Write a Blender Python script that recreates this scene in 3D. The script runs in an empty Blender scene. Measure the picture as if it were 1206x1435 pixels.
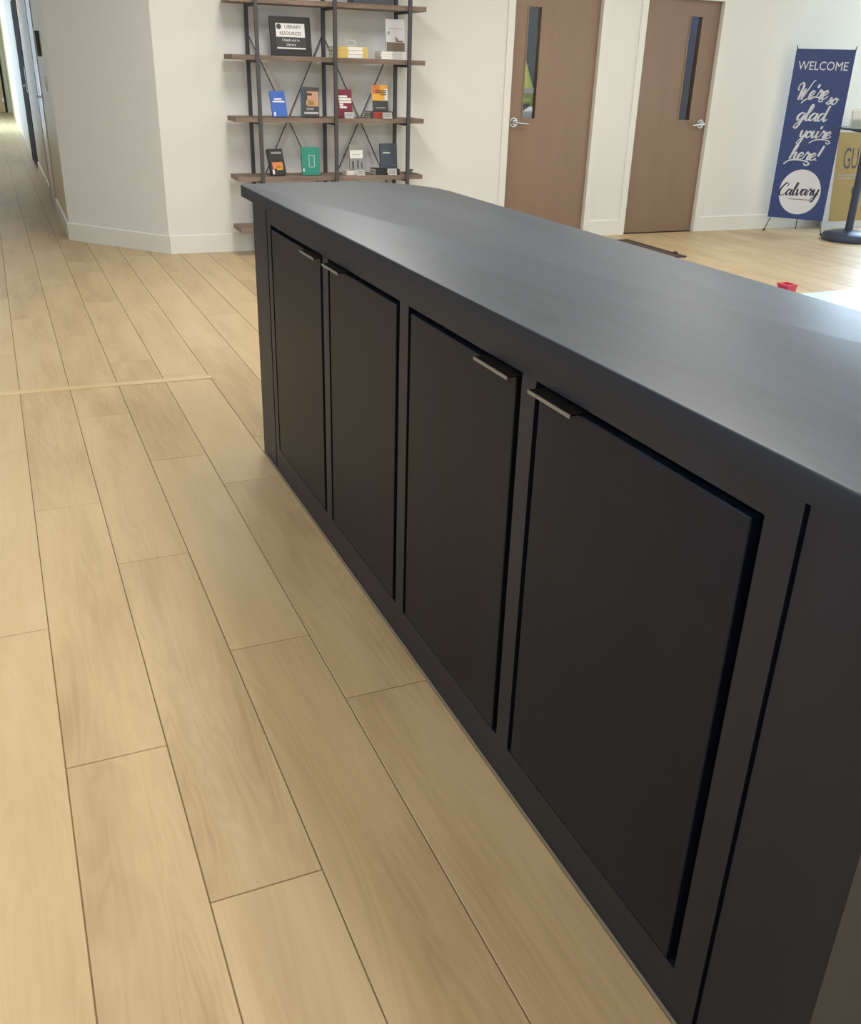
import bpy, bmesh, math, random
from mathutils import Vector, Matrix
random.seed(7)
scene = bpy.context.scene
C = scene.collection

# ------------------------------------------------------------------ camera
cam_data = bpy.data.cameras.new('camera')
cam = bpy.data.objects.new('camera', cam_data); C.objects.link(cam)
yaw, pitch, roll = 0.421683715, 0.441071948, 0.0320137549
fwd = Vector((math.sin(yaw)*math.cos(pitch), math.cos(yaw)*math.cos(pitch), -math.sin(pitch)))
rt = Vector((math.cos(yaw), -math.sin(yaw), 0)); up = rt.cross(fwd)
cx = rt*math.cos(roll) + up*math.sin(roll)
cy = -rt*math.sin(roll) + up*math.cos(roll)
M4 = Matrix((cx, cy, -fwd)).transposed().to_4x4(); M4.translation = (0, 0, 1.43)
cam.matrix_world = M4
cam_data.sensor_fit = 'HORIZONTAL'; cam_data.sensor_width = 36
cam_data.lens = 36*1318.626/1206; cam_data.clip_start = 0.02; cam_data.clip_end = 200
scene.camera = cam

# ------------------------------------------------------------------ light
scene.view_settings.view_transform = 'Standard'
scene.view_settings.look = 'None'
scene.view_settings.gamma = 1
scene.view_settings.use_curve_mapping = False
scene.view_settings.exposure = 0.26
world = bpy.data.worlds.new('world'); scene.world = world
world.use_nodes = True
bg = world.node_tree.nodes['Background']
bg.inputs[0].default_value = (0.75, 0.87, 1.0, 1); bg.inputs[1].default_value = 1.0

def area(name, loc, direction, sx, sy, power, col):
    d = bpy.data.lights.new(name, 'AREA'); d.shape = 'RECTANGLE'
    d.size = sx; d.size_y = sy; d.energy = power; d.color = col
    o = bpy.data.objects.new(name, d); C.objects.link(o)
    o.location = loc
    o.rotation_euler = Vector(direction).to_track_quat('-Z', 'Z').to_euler()
    return o
DAY = (0.70, 0.85, 1.0); WARM = (1.0, 0.975, 0.945)
CEIL = 2.85; HALLCEIL = 2.6
RWIN = [(-2.6, -0.2)]                                  # windows in the right-hand, left-hand and back walls
LWIN = [(2.9, 5.1)]
BWIN = [(8.75, 10.05), (10.15, 11.45)]
for a, b in RWIN:                                                  # daylight through the right-hand windows
    area('window_daylight', (11.56, (a+b)/2, 1.45), (-1, 0, 0), b-a-.1, 2.2, 100, DAY)
for a, b in LWIN:                                                  # daylight through the left-hand windows
    area('window_daylight', (-4.36, (a+b)/2, 1.55), (1, 0, 0), b-a-.1, 1.8, 62, (0.68, 0.84, 1.0))
for a, b in BWIN:                                                  # daylight through the back-wall windows past the banner
    area('window_daylight', ((a+b)/2, 7.96, 1.6), (0, -1, 0), b-a-.1, 2.2, 120, (0.60, 0.80, 1.0))
area('hall_daylight', (-1.53, 24.0, 1.35), (1, 0, 0), 5.0, 2.2, 380, (0.46, 0.70, 1.0))

# ------------------------------------------------------------------ material helpers
def lin(r, g, b):
    f = lambda c: (c/255/12.92) if c/255 <= 0.04045 else ((c/255+0.055)/1.055)**2.4
    return (f(r), f(g), f(b), 1)

def mat(name, col, rough=0.5, metal=0.0, spec=0.5, noise=0.0, nscale=8.0, stretch=(1, 1, 1), bump=0.0, trans=0.0, coat=0.0):
    m = bpy.data.materials.new(name); m.use_nodes = True
    nt = m.node_tree; b = nt.nodes['Principled BSDF']
    b.inputs['Roughness'].default_value = rough
    b.inputs['Metallic'].default_value = metal
    b.inputs['Specular IOR Level'].default_value = spec
    b.inputs['Transmission Weight'].default_value = trans
    b.inputs['Coat Weight'].default_value = coat
    b.inputs['Base Color'].default_value = col
    tc = nt.nodes.new('ShaderNodeTexCoord'); mp = nt.nodes.new('ShaderNodeMapping')
    mp.inputs['Scale'].default_value = stretch
    nz = nt.nodes.new('ShaderNodeTexNoise'); nz.inputs['Scale'].default_value = nscale
    nz.inputs['Detail'].default_value = 5
    nt.links.new(tc.outputs['Object'], mp.inputs[0]); nt.links.new(mp.outputs[0], nz.inputs['Vector'])
    mx = nt.nodes.new('ShaderNodeMix'); mx.data_type = 'RGBA'
    mx.inputs[6].default_value = [c*(1-noise) for c in col[:3]]+[1]
    mx.inputs[7].default_value = [min(1, c*(1+noise)) for c in col[:3]]+[1]
    nt.links.new(nz.outputs['Fac'], mx.inputs[0])
    nt.links.new(mx.outputs[2], b.inputs['Base Color'])
    if bump:
        bp = nt.nodes.new('ShaderNodeBump'); bp.inputs['Strength'].default_value = bump
        bp.inputs['Distance'].default_value = 0.002
        nt.links.new(nz.outputs['Fac'], bp.inputs['Height']); nt.links.new(bp.outputs[0], b.inputs['Normal'])
    return m

def wood_mat(name, dark, mid, light, rough, per_object=True, axis='Y', scale=1.0, bump=0.05, spec=0.5, amount=1.0, ring=0.042, patch=1.0):
    """long-grain wood; grain runs along the local axis, every object gets its own figure"""
    m = bpy.data.materials.new(name); m.use_nodes = True
    nt = m.node_tree; N = nt.nodes; L = nt.links; b = N['Principled BSDF']
    tc = N.new('ShaderNodeTexCoord'); oi = N.new('ShaderNodeObjectInfo')
    mul = N.new('ShaderNodeMath'); mul.operation = 'MULTIPLY'; mul.inputs[1].default_value = 57.0
    L.new(oi.outputs['Random'], mul.inputs[0])
    cmb = N.new('ShaderNodeCombineXYZ')
    for i in range(3): L.new(mul.outputs[0], cmb.inputs[i])
    add = N.new('ShaderNodeVectorMath'); add.operation = 'ADD'
    L.new(tc.outputs['Object'], add.inputs[0])
    if per_object: L.new(cmb.outputs[0], add.inputs[1])
    def mapped(sx, sy, sz):
        mp = N.new('ShaderNodeMapping')
        s = {'Y': (sx, sy, sz), 'X': (sy, sx, sz), 'Z': (sx, sz, sy)}[axis]
        mp.inputs['Scale'].default_value = [v*scale for v in s]
        L.new(add.outputs[0], mp.inputs[0]); return mp
    # broad cathedral figure: distorted bands
    m1 = mapped(6.0, 0.62, 6.0)
    n1 = N.new('ShaderNodeTexNoise'); n1.inputs['Scale'].default_value = 1.0; n1.inputs['Detail'].default_value = 3.5
    n1.inputs['Distortion'].default_value = 0.9; L.new(m1.outputs[0], n1.inputs['Vector'])
    rings = N.new('ShaderNodeMath'); rings.operation = 'MULTIPLY'; rings.inputs[1].default_value = 95
    L.new(n1.outputs['Fac'], rings.inputs[0])
    sn = N.new('ShaderNodeMath'); sn.operation = 'SINE'; L.new(rings.outputs[0], sn.inputs[0])
    # fine fibre
    m2 = mapped(95, 2.6, 95)
    n2 = N.new('ShaderNodeTexNoise'); n2.inputs['Scale'].default_value = 1.0; n2.inputs['Detail'].default_value = 4
    L.new(m2.outputs[0], n2.inputs['Vector'])
    # soft patches
    m3 = mapped(9, 1.5, 9)
    n3 = N.new('ShaderNodeTexNoise'); n3.inputs['Scale'].default_value = 1.0; n3.inputs['Detail'].default_value = 2
    L.new(m3.outputs[0], n3.inputs['Vector'])
    def sc(node, k, o):
        q = N.new('ShaderNodeMath'); q.operation = 'MULTIPLY_ADD'; q.inputs[1].default_value = k; q.inputs[2].default_value = o
        L.new(node, q.inputs[0]); return q.outputs[0]
    a = N.new('ShaderNodeMath'); a.operation = 'ADD'
    L.new(sc(sn.outputs[0], ring*amount, 0.5), a.inputs[0]); L.new(sc(n3.outputs['Fac'], patch*amount, -0.5*patch*amount), a.inputs[1])
    a2 = N.new('ShaderNodeMath'); a2.operation = 'ADD'
    L.new(a.outputs[0], a2.inputs[0]); L.new(sc(n2.outputs['Fac'], 0.24*amount, -0.12*amount), a2.inputs[1])
    a3 = N.new('ShaderNodeMath'); a3.operation = 'ADD'
    L.new(a2.outputs[0], a3.inputs[0]); L.new(sc(oi.outputs['Random'], 0.22 if per_object else 0, -0.11 if per_object else 0), a3.inputs[1])
    cr = N.new('ShaderNodeValToRGB'); e = cr.color_ramp.elements
    e[0].position = 0.12; e[0].color = dark; e[1].position = 0.88; e[1].color = light
    k = cr.color_ramp.elements.new(0.5); k.color = mid
    L.new(a3.outputs[0], cr.inputs[0]); L.new(cr.outputs[0], b.inputs['Base Color'])
    b.inputs['Roughness'].default_value = rough; b.inputs['Specular IOR Level'].default_value = spec
    if bump:
        bp = N.new('ShaderNodeBump'); bp.inputs['Strength'].default_value = bump; bp.inputs['Distance'].default_value = 0.002
        L.new(n2.outputs['Fac'], bp.inputs['Height']); L.new(bp.outputs[0], b.inputs['Normal'])
    return m

def glass_mat(name, col=(1, 1, 1, 1), rough=0.0, mixf=0.75):
    m = bpy.data.materials.new(name); m.use_nodes = True
    nt = m.node_tree; N = nt.nodes; L = nt.links
    out = N['Material Output']; N.remove(N['Principled BSDF'])
    t = N.new('ShaderNodeBsdfTransparent'); t.inputs[0].default_value = col
    g = N.new('ShaderNodeBsdfGlossy'); g.inputs['Roughness'].default_value = rough
    fr = N.new('ShaderNodeFresnel'); fr.inputs[0].default_value = 1.5
    mx = N.new('ShaderNodeMixShader')
    L.new(fr.outputs[0], mx.inputs[0]); L.new(t.outputs[0], mx.inputs[1]); L.new(g.outputs[0], mx.inputs[2]); L.new(mx.outputs[0], out.inputs[0])
    return m

def emit_mat(name, col, s):
    m = bpy.data.materials.new(name); m.use_nodes = True
    nt = m.node_tree; b = nt.nodes['Principled BSDF']
    b.inputs['Base Color'].default_value = col
    b.inputs['Emission Color'].default_value = col; b.inputs['Emission Strength'].default_value = s
    return m

M = {}
M['oak'] = wood_mat('oak_plank', lin(172, 147, 110), lin(200, 177, 138), lin(212, 190, 152), 0.42, spec=0.4, patch=0.72)
M['seam'] = mat('floor_seam', lin(128, 104, 72), 0.8, noise=0.1)
M['wall'] = mat('white_wall_paint', lin(230, 230, 227), 0.72, noise=0.012, nscale=3, bump=0.03, spec=0.3)
M['trimw'] = mat('white_trim_paint', lin(232, 231, 226), 0.45, noise=0.01, nscale=3, spec=0.4)
M['ceil'] = mat('ceiling_paint', lin(236, 234, 228), 0.9, noise=0.02, nscale=6)
M['hallw'] = mat('hall_paint', lin(222, 210, 172), 0.42, noise=0.02, nscale=3, spec=0.6)
M['black'] = wood_mat('black_stained_wood', lin(12, 18, 31), lin(17, 24, 40), lin(23, 30, 48), 0.42, per_object=True, axis='Z', scale=1.0, bump=0.02, spec=0.38, amount=0.9)
M['top'] = wood_mat('charcoal_worktop', lin(46, 55, 66), lin(58, 68, 81), lin(67, 77, 91), 0.42, per_object=False, axis='Y', scale=0.8, bump=0.03, spec=0.38, ring=0.07)
M['blackdoor'] = wood_mat('black_stained_door', lin(11, 16, 27), lin(15, 21, 34), lin(21, 27, 42), 0.40, per_object=True, axis='Z', scale=1.0, bump=0.02, spec=0.2, amount=1.2)
M['edge'] = wood_mat('black_stained_edge', lin(12, 18, 31), lin(17, 24, 40), lin(23, 30, 48), 0.42, per_object=False, axis='Y', bump=0.02, spec=0.38, amount=0.4)
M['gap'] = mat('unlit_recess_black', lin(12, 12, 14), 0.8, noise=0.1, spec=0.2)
M['pull'] = mat('lit_bronze_lip', lin(140, 136, 128), 0.45, metal=0.5, noise=0.05)
M['bead'] = mat('grey_sealant', lin(142, 134, 118), 0.7, noise=0.05, nscale=40)
M['pier'] = mat('grey_paint', lin(70, 68, 66), 0.6, noise=0.04)
M['doorw'] = wood_mat('brown_door_veneer', lin(128, 103, 83), lin(141, 116, 95), lin(152, 127, 105), 0.38, per_object=True, axis='Z', scale=0.7, bump=0.01, spec=0.5, amount=0.45)
M['tan'] = wood_mat('tan_door_veneer', lin(196, 160, 112), lin(212, 178, 130), lin(224, 192, 146), 0.4, axis='Z', scale=0.6, bump=0.01, amount=0.4)
M['chrome'] = mat('satin_chrome', lin(205, 205, 208), 0.22, metal=1.0, noise=0.03)
M['steel'] = mat('shelf_steel', lin(74, 74, 78), 0.55, metal=0.1, noise=0.06, nscale=30)
M['rustic'] = wood_mat('rustic_shelf_wood', lin(88, 74, 66), lin(124, 106, 94), lin(152, 134, 120), 0.6, axis='X', scale=1.6, bump=0.1)
M['glass'] = glass_mat('clear_glass', (0.96, 0.98, 0.97, 1))
M['tint'] = glass_mat('tinted_glass', (0.72, 0.78, 0.80, 1))
M['strip'] = wood_mat('oak_moulding', lin(186, 160, 118), lin(206, 182, 142), lin(222, 200, 164), 0.42, axis='X', scale=1.0)

# ------------------------------------------------------------------ geometry helpers
def bm_box(bm, x0, x1, y0, y1, z0, z1):
    r = bmesh.ops.create_cube(bm, size=1)
    for v in r['verts']:
        v.co = Vector(((x0+x1)/2+v.co.x*(x1-x0), (y0+y1)/2+v.co.y*(y1-y0), (z0+z1)/2+v.co.z*(z1-z0)))
    return r['verts']

def bm_cyl(bm, p0, p1, r, seg=16, r2=None):
    p0, p1 = Vector(p0), Vector(p1); d = p1-p0
    res = bmesh.ops.create_cone(bm, cap_ends=True, segments=seg, radius1=r, radius2=r if r2 is None else r2, depth=d.length)
    q = Vector((0, 0, 1)).rotation_difference(d.normalized())
    for v in res['verts']: v.co = (p0+p1)/2 + q @ v.co
    return res['verts']

def bm_bar(bm, p0, p1, w, t, upv=(0, 0, 1)):
    """rectangular bar from p0 to p1"""
    p0, p1 = Vector(p0), Vector(p1); d = (p1-p0).normalized()
    s = d.cross(Vector(upv))
    if s.length < 1e-4: s = d.cross(Vector((0, 1, 0)))
    s.normalize(); u = s.cross(d)
    vs = []
    for p in (p0, p1):
        for a, c in ((-1, -1), (1, -1), (1, 1), (-1, 1)):
            vs.append(bm.verts.new(p+s*a*w/2+u*c*t/2))
    for f in ((3, 2, 1, 0), (4, 5, 6, 7), (0, 1, 5, 4), (1, 2, 6, 5), (2, 3, 7, 6), (3, 0, 4, 7)):
        bm.faces.new([vs[i] for i in f])

def bm_prism(bm, pts, z0, z1):
    a = [bm.verts.new((x, y, z0)) for x, y in pts]; b = [bm.verts.new((x, y, z1)) for x, y in pts]
    bm.faces.new(a[::-1]); bm.faces.new(b)
    n = len(pts)
    for i in range(n): bm.faces.new((a[i], a[(i+1) % n], b[(i+1) % n], b[i]))

def bm_lathe(bm, prof, c=(0, 0, 0), seg=32):
    rings = []
    for r, z in prof:
        rings.append([bm.verts.new((c[0]+r*math.cos(2*math.pi*k/seg), c[1]+r*math.sin(2*math.pi*k/seg), c[2]+z)) for k in range(seg)])
    for a, b in zip(rings, rings[1:]):
        for k in range(seg): bm.faces.new((a[k], a[(k+1) % seg], b[(k+1) % seg], b[k]))
    bm.faces.new(rings[0][::-1]); bm.faces.new(rings[-1])

def bevel(bm, w, seg=2):
    bmesh.ops.remove_doubles(bm, verts=bm.verts, dist=1e-6)
    bmesh.ops.recalc_face_normals(bm, faces=bm.faces)
    bmesh.ops.bevel(bm, geom=list(bm.edges), offset=w, segments=seg, affect='EDGES', profile=0.6)

def obj(name, bm, m, parent=None, smooth=False, bev=0, seg=2, origin=None):
    if bev: bevel(bm, bev, seg)
    bmesh.ops.recalc_face_normals(bm, faces=bm.faces)
    me = bpy.data.meshes.new(name)
    if origin is not None: bmesh.ops.translate(bm, verts=bm.verts, vec=-Vector(origin))
    bm.to_mesh(me); bm.free()
    if m is not None: me.materials.append(m)
    if smooth:
        for p in me.polygons: p.use_smooth = True
        me.set_sharp_from_angle(angle=math.radians(40))
    o = bpy.data.objects.new(name, me); C.objects.link(o)
    if origin is not None: o.location = origin
    if parent is not None: o.parent = parent
    return o

def box(name, b, m, parent=None, bev=0, seg=2):
    bm = bmesh.new(); bm_box(bm, *b)
    return obj(name, bm, m, parent, bev=bev, seg=seg)

def empty(name, loc=(0, 0, 0), rz=0):
    o = bpy.data.objects.new(name, None); C.objects.link(o)
    o.empty_display_size = 0.05; o.location = loc; o.rotation_euler = (0, 0, rz); return o

def tag(o, label, cat, group=None):
    o['label'] = label; o['category'] = cat
    if group: o['group'] = group
    return o

def struct(o, label=None):
    o['kind'] = 'structure'
    if label: o['label'] = label
    return o

# ================================================================== THE SETTING
# ---- floor: base slab with oak planks laid on it
FX0, FX1, FY0, FY1 = -4.4, 11.6, -3.9, 8.0
bm = bmesh.new(); bm_box(bm, FX0-.1, FX1+.1, FY0-.1, 8.1, -0.12, -0.0025); bm_box(bm, -1.65, 1.25, 8.1, 30.2, -0.12, -0.0025)
bm_box(bm, 3.8, 6.9, 8.1, 10.3, -0.12, -0.0025)
floor = struct(obj('floor', bm, M['seam']), 'pale oak plank floor')
PW, PL = 0.22, 1.42
phase = {-1: 2.43, 0: 1.815, 1: 1.327, 2: 2.147, 3: 1.835, 4: 2.28}
plank_cache = {}
def plank_mesh(L):
    key = round(L, 3)
    if key not in plank_cache:
        bm = bmesh.new(); bm_box(bm, -PW/2+.0013, PW/2-.0013, -L/2+.0012, L/2-.0012, -0.0025, 0)
        top = [e for e in bm.edges if all(abs(v.co.z) < 1e-6 for v in e.verts)]
        bmesh.ops.bevel(bm, geom=top, offset=0.0012, segments=1, affect='EDGES')
        me = bpy.data.meshes.new('plank'); bm.to_mesh(me); bm.free(); me.materials.append(M['oak'])
        plank_cache[key] = me
    return plank_cache[key]
def px(x, y, z=0.0):
    d = Vector((x, y, z-1.43)); w = d.dot(fwd)
    if w < 0.05: return None
    return 603+1318.6*d.dot(cx)/w, 717.5-1318.6*d.dot(cy)/w
def seen(x, y0, y1):
    ok = False
    for yy in (y0, (y0+y1)/2, y1):
        for xx in (x-PW/2, x+PW/2):
            q = px(xx, yy)
            if q and -30 < q[0] < 1236 and -30 < q[1] < 1465:
                hid = xx > 0.84 and xx < 5.2 and yy/xx < 4.1
                ok = ok or not hid
    return ok
rest = bmesh.new(); nplank = 0
r0 = int(math.floor((FX0+0.052)/PW)); r1 = int(math.ceil((FX1+0.052)/PW))
for r in range(r0, r1+1):
    xc = -0.052+PW*(r+0.5)
    ph = phase.get(r, random.uniform(0, PL))
    ymax = 17.2 if (-1.6 < xc-PW/2 and xc-PW/2 < 0.5) else (8.9 if 0.3 < xc < 1.2 else 8.0)
    if xc+PW/2 > FX1 or xc-PW/2 < FX0: continue
    y = ph-PL*math.ceil((ph-FY0)/PL)
    while y < ymax-0.01:
        a, b = max(y, FY0), min(y+PL, ymax)
        if b-a > 0.05:
            if seen(xc, a, b):
                o = bpy.data.objects.new('plank', plank_mesh(b-a)); C.objects.link(o)
                o.location = (xc, (a+b)/2, 0); o.parent = floor; nplank += 1
            else:
                bm_box(rest, xc-PW/2+.0013, xc+PW/2-.0013, a+.001, b-.001, -0.0025, 0)
        y += PL
k = 0
for r in range(int((-1.6+.052)/PW), 3):                            # hall planks too far off to tell apart
    xc = -0.052+PW*(r+0.5)
    if xc-PW/2 < -1.65 or xc+PW/2 > 0.65: continue
    y = 17.2
    while y < 30: bm_box(rest, xc-PW/2+.0013, xc+PW/2-.0013, y+.001, min(y+PL, 30)-.001, -0.0025, 0); y += PL
bm_box(rest, 3.85, 6.85, 8.12, 10.2, -0.0025, 0)
ro = obj('planks', rest, M['oak'], floor); ro['kind'] = 'stuff'

# ---- walls
YB = 8.0
DOORS = [(4.225, 5.095), (5.565, 6.405)]        # clear door leaf widths
FR = 0.065; DH = 2.06
bm = bmesh.new()
T = 0.14
xs = [1.20, DOORS[0][0]-.03, DOORS[0][1]+.03, DOORS[1][0]-.03, DOORS[1][1]+.03, FX1]
xs[5] = BWIN[0][0]
for a, b in ((0, 1), (2, 3), (4, 5)): bm_box(bm, xs[a], xs[b], YB, YB+T, 0, CEIL)
for a, b in ((1, 2), (3, 4)): bm_box(bm, xs[a], xs[b], YB, YB+T, DH+.03, CEIL)
for a, b in ((BWIN[0][1], BWIN[1][0]), (BWIN[1][1], FX1)): bm_box(bm, a, b, YB, YB+T, 0, CEIL)
for a, b in BWIN: bm_box(bm, a, b, YB, YB+T, 0, .45); bm_box(bm, a, b, YB, YB+T, 2.75, CEIL)
struct(obj('wall_back', bm, M['wall']), 'white back wall with two brown doors')
bm = bmesh.new(); bm_prism(bm, [(1.20, YB), (1.20, YB+.20), (0.64, 8.86), (0.50, 8.86)], 0, CEIL)
struct(obj('wall_corner', bm, M['wall']), 'white wall set at an angle beside the hallway')
# hallway right wall, in two runs around a dark door recess
def hx(y): return 0.50+0.0052*(y-8.86)
HD = [(10.55, 11.45), (14.4, 16.2)]
bm = bmesh.new()
edges = [8.86, HD[0][0], HD[0][1], HD[1][0], HD[1][1], 30.0]
for a, b in ((0, 1), (2, 3), (4, 5)):
    bm_prism(bm, [(hx(edges[a]), edges[a]), (hx(edges[a])+.14, edges[a]), (hx(edges[b])+.14, edges[b]), (hx(edges[b]), edges[b])], 0, HALLCEIL)
for a, b in ((1, 2), (3, 4)):
    bm_prism(bm, [(hx(edges[a]), edges[a]), (hx(edges[a])+.14, edges[a]), (hx(edges[b])+.14, edges[b]), (hx(edges[b]), edges[b])], 2.1, HALLCEIL)
struct(obj('wall_hall', bm, M['hallw']), 'glossy cream hallway wall with doors')
struct(box('wall_hall_end', (-1.7, 1.1, 30.0, 30.14, 0, HALLCEIL), M['hallw']))
bm = bmesh.new()
bm_box(bm, -1.74, -1.6, YB, 21.0, 0, HALLCEIL); bm_box(bm, -1.74, -1.6, 27.0, 30, 0, HALLCEIL)
bm_box(bm, -1.74, -1.6, 21, 27, 0, 0.2); bm_box(bm, -1.74, -1.6, 21, 27, 2.5, HALLCEIL)
struct(obj('wall_hall_left', bm, M['hallw']))
bm = bmesh.new(); bm_box(bm, FX0, -1.6, YB, YB+.14, 0, CEIL); bm_box(bm, -1.6, 1.2, YB+.0, YB+.14, HALLCEIL, CEIL)
struct(obj('wall_back_left', bm, M['wall']))
bm = bmesh.new()                                                   # right wall with three tall windows
ww = RWIN
yy = FY0
for a, b in ww:
    bm_box(bm, FX1, FX1+T, yy, a, 0, CEIL); bm_box(bm, FX1, FX1+T, a, b, 0, 0.3); bm_box(bm, FX1, FX1+T, a, b, 2.6, CEIL); yy = b
bm_box(bm, FX1, FX1+T, yy, YB+T, 0, CEIL)
struct(obj('wall_right', bm, M['wall']))
bm = bmesh.new(); wl = LWIN; yy = FY0
for a, b in wl:
    bm_box(bm, FX0-T, FX0, yy, a, 0, CEIL); bm_box(bm, FX0-T, FX0, a, b, 0, 0.6); bm_box(bm, FX0-T, FX0, a, b, 2.5, CEIL); yy = b
bm_box(bm, FX0-T, FX0, yy, YB+T, 0, CEIL)
struct(obj('wall_left', bm, mat('darkened_unseen_wall', lin(104, 112, 124), 0.7, noise=0.02)))  # unseen wall, made dark slate to cut cabinet reflections and floor bounce
struct(box('wall_front', (FX0, FX1, FY0-T, FY0, 0, CEIL), M['wall']))
bm = bmesh.new(); bm_box(bm, FX0, FX1, FY0, YB+.0, CEIL, CEIL+.1); bm_box(bm, -1.7, 1.2, YB+.14, 30, HALLCEIL, HALLCEIL+.1)
bm_prism(bm, [(-1.6, YB+.14), (1.25, YB+.14), (1.25, YB)], CEIL, CEIL+.1)
struct(obj('ceiling', bm, M['ceil']))
# windows of the room (outside the picture, where the daylight comes from)
n = 0
for side, spans, z0, z1 in (('R', ww, .3, 2.6), ('L', wl, .6, 2.5)):
    for a, b in spans:
        n += 1
        x = FX1+.07 if side == 'R' else FX0-.07
        bm = bmesh.new()
        for yq in (a, b-.05, (a+b)/2-.025): bm_box(bm, x-.03, x+.03, yq, yq+.05, z0, z1)
        for zq in (z0, z1-.05): bm_box(bm, x-.03, x+.03, a+.05, b-.05, zq, zq+.05)
        w = struct(obj('window_%d' % n, bm, M['trimw']))
        box('pane', (x-.004, x+.004, a+.05, (a+b)/2-.025, z0+.05, z1-.05), M['glass'], w)
        box('pane', (x-.004, x+.004, (a+b)/2+.025, b-.05, z0+.05, z1-.05), M['glass'], w)
for a, b in BWIN:
    n += 1; y = YB+.07; z0, z1 = .45, 2.75
    bm = bmesh.new()
    for xq in (a, b-.05): bm_box(bm, xq, xq+.05, y-.03, y+.03, z0, z1)
    for zq in (z0, z1-.05): bm_box(bm, a+.05, b-.05, y-.03, y+.03, zq, zq+.05)
    w = struct(obj('window_%d' % n, bm, M['trimw']))
    box('pane', (a+.05, b-.05, y-.004, y+.004, z0+.05, z1-.05), M['glass'], w)
# baseboards
def base_run(name, p, q, h=0.145, t=0.014):
    p, q = Vector((*p, 0)), Vector((*q, 0)); d = (q-p).normalized(); s = Vector((d.y, -d.x, 0))*t
    bm = bmesh.new()
    pts = [p, q, q+s, p+s]
    a = [bm.verts.new(v) for v in pts]; b = [bm.verts.new(v+Vector((0, 0, h))) for v in pts]
    for v in (b[2], b[3]): v.co.z -= 0.008
    bm.faces.new(a[::-1]); bm.faces.new(b)
    for i in range(4): bm.faces.new((a[i], a[(i+1) % 4], b[(i+1) % 4], b[i]))
    return struct(obj(name, bm, M['trimw']))
base_run('baseboard_back', (1.20, YB), (DOORS[0][0]-FR, YB))
base_run('baseboard_back_middle', (DOORS[0][1]+FR, YB), (DOORS[1][0]-FR, YB))
base_run('baseboard_back_right', (DOORS[1][1]+FR, YB), (FX1, YB))
base_run('baseboard_corner', (0.50, 8.86), (1.20, YB))
base_run('baseboard_hall', (hx(HD[0][0]-.05), HD[0][0]-.05), (0.50, 8.86))
base_run('baseboard_hall_middle', (hx(HD[1][0]-.05), HD[1][0]-.05), (hx(HD[0][1]+.05), HD[0][1]+.05))

# ---- the two brown doors in the back wall
def make_door(n, x0, x1, wx0, wx1, hand, label):
    root = struct(empty('door_%d' % n, ((x0+x1)/2, YB, 0)), label)
    P = Matrix.Translation((-(x0+x1)/2, -YB, 0))
    def part(name, bm, m, **k):
        bmesh.ops.transform(bm, matrix=P, verts=bm.verts); return obj(name, bm, m, root, **k)
    yf = YB+0.035                                         # face of the leaf, set back in the frame
    z0, z1 = 1.045, 1.925
    bm = bmesh.new()
    bm_box(bm, x0+.003, wx0, yf, yf+.044, .006, DH-.003); bm_box(bm, wx1, x1-.003, yf, yf+.044, .006, DH-.003)
    bm_box(bm, wx0, wx1, yf, yf+.044, .006, z0); bm_box(bm, wx0, wx1, yf, yf+.044, z1, DH-.003)
    leaf = part('door_leaf', bm, M['doorw'])
    for s0, s1, nm in ((x0-FR, x0, 'jamb'), (x1, x1+FR, 'jamb')):     # painted metal frame
        bm = bmesh.new(); bm_box(bm, s0, s1, YB-.012, YB+.0, 0, DH+FR)
        xa, xb = (x0-.028, x0) if s0 < x0 else (x1, x1+.028)
        bm_box(bm, xa, xb, YB, YB+T, 0, DH+.028)
        part(nm, bm, M['trimw'])
    bm = bmesh.new(); bm_box(bm, x0, x1, YB-.012, YB, DH, DH+FR); bm_box(bm, x0, x1, YB, YB+T, DH, DH+.028); part('frame_head', bm, M['trimw'])
    bm = bmesh.new()                                       # thin bead round the narrow window
    for a, b, c, d in ((wx0-.012, wx0, z0-.012, z1+.012), (wx1, wx1+.012, z0-.012, z1+.012)): bm_box(bm, a, b, yf-.006, yf+.01, c, d)
    bm_box(bm, wx0, wx1, yf-.006, yf+.01, z0-.012, z0); bm_box(bm, wx0, wx1, yf-.006, yf+.01, z1, z1+.012)
    part('window_bead', bm, M['doorw'])
    bm = bmesh.new(); bm_box(bm, wx0, wx1, yf+.018, yf+.024, z0, z1); part('vision_pane', bm, M['glass'])
    kx = x0+.065 if hand > 0 else x1-.065
    bm = bmesh.new(); bm_cyl(bm, (kx, yf, 1.01), (kx, yf-.010, 1.01), .040, 28); bm_cyl(bm, (kx, yf-.010, 1.01), (kx, yf-.028, 1.01), .030, 28, r2=.022)
    rose = part('handle_rose', bm, M['chrome'], smooth=True)
    bm = bmesh.new(); bm_cyl(bm, (kx, yf-.02, 1.01), (kx, yf-.060, 1.01), .012, 16)
    bm_cyl(bm, (kx-hand*.012, yf-.058, 1.01), (kx+hand*.125, yf-.052, .998), .0115, 16, r2=.009)
    part('lever', bm, M['chrome'], smooth=True)
    return root
make_door(1, *DOORS[0], 4.378, 4.500, 1, 'brown wooden door with a narrow window and lever at its left edge')
make_door(2, *DOORS[1], 6.075, 6.203, -1, 'brown wooden door with a dark blue narrow window and lever at its right edge')
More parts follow.
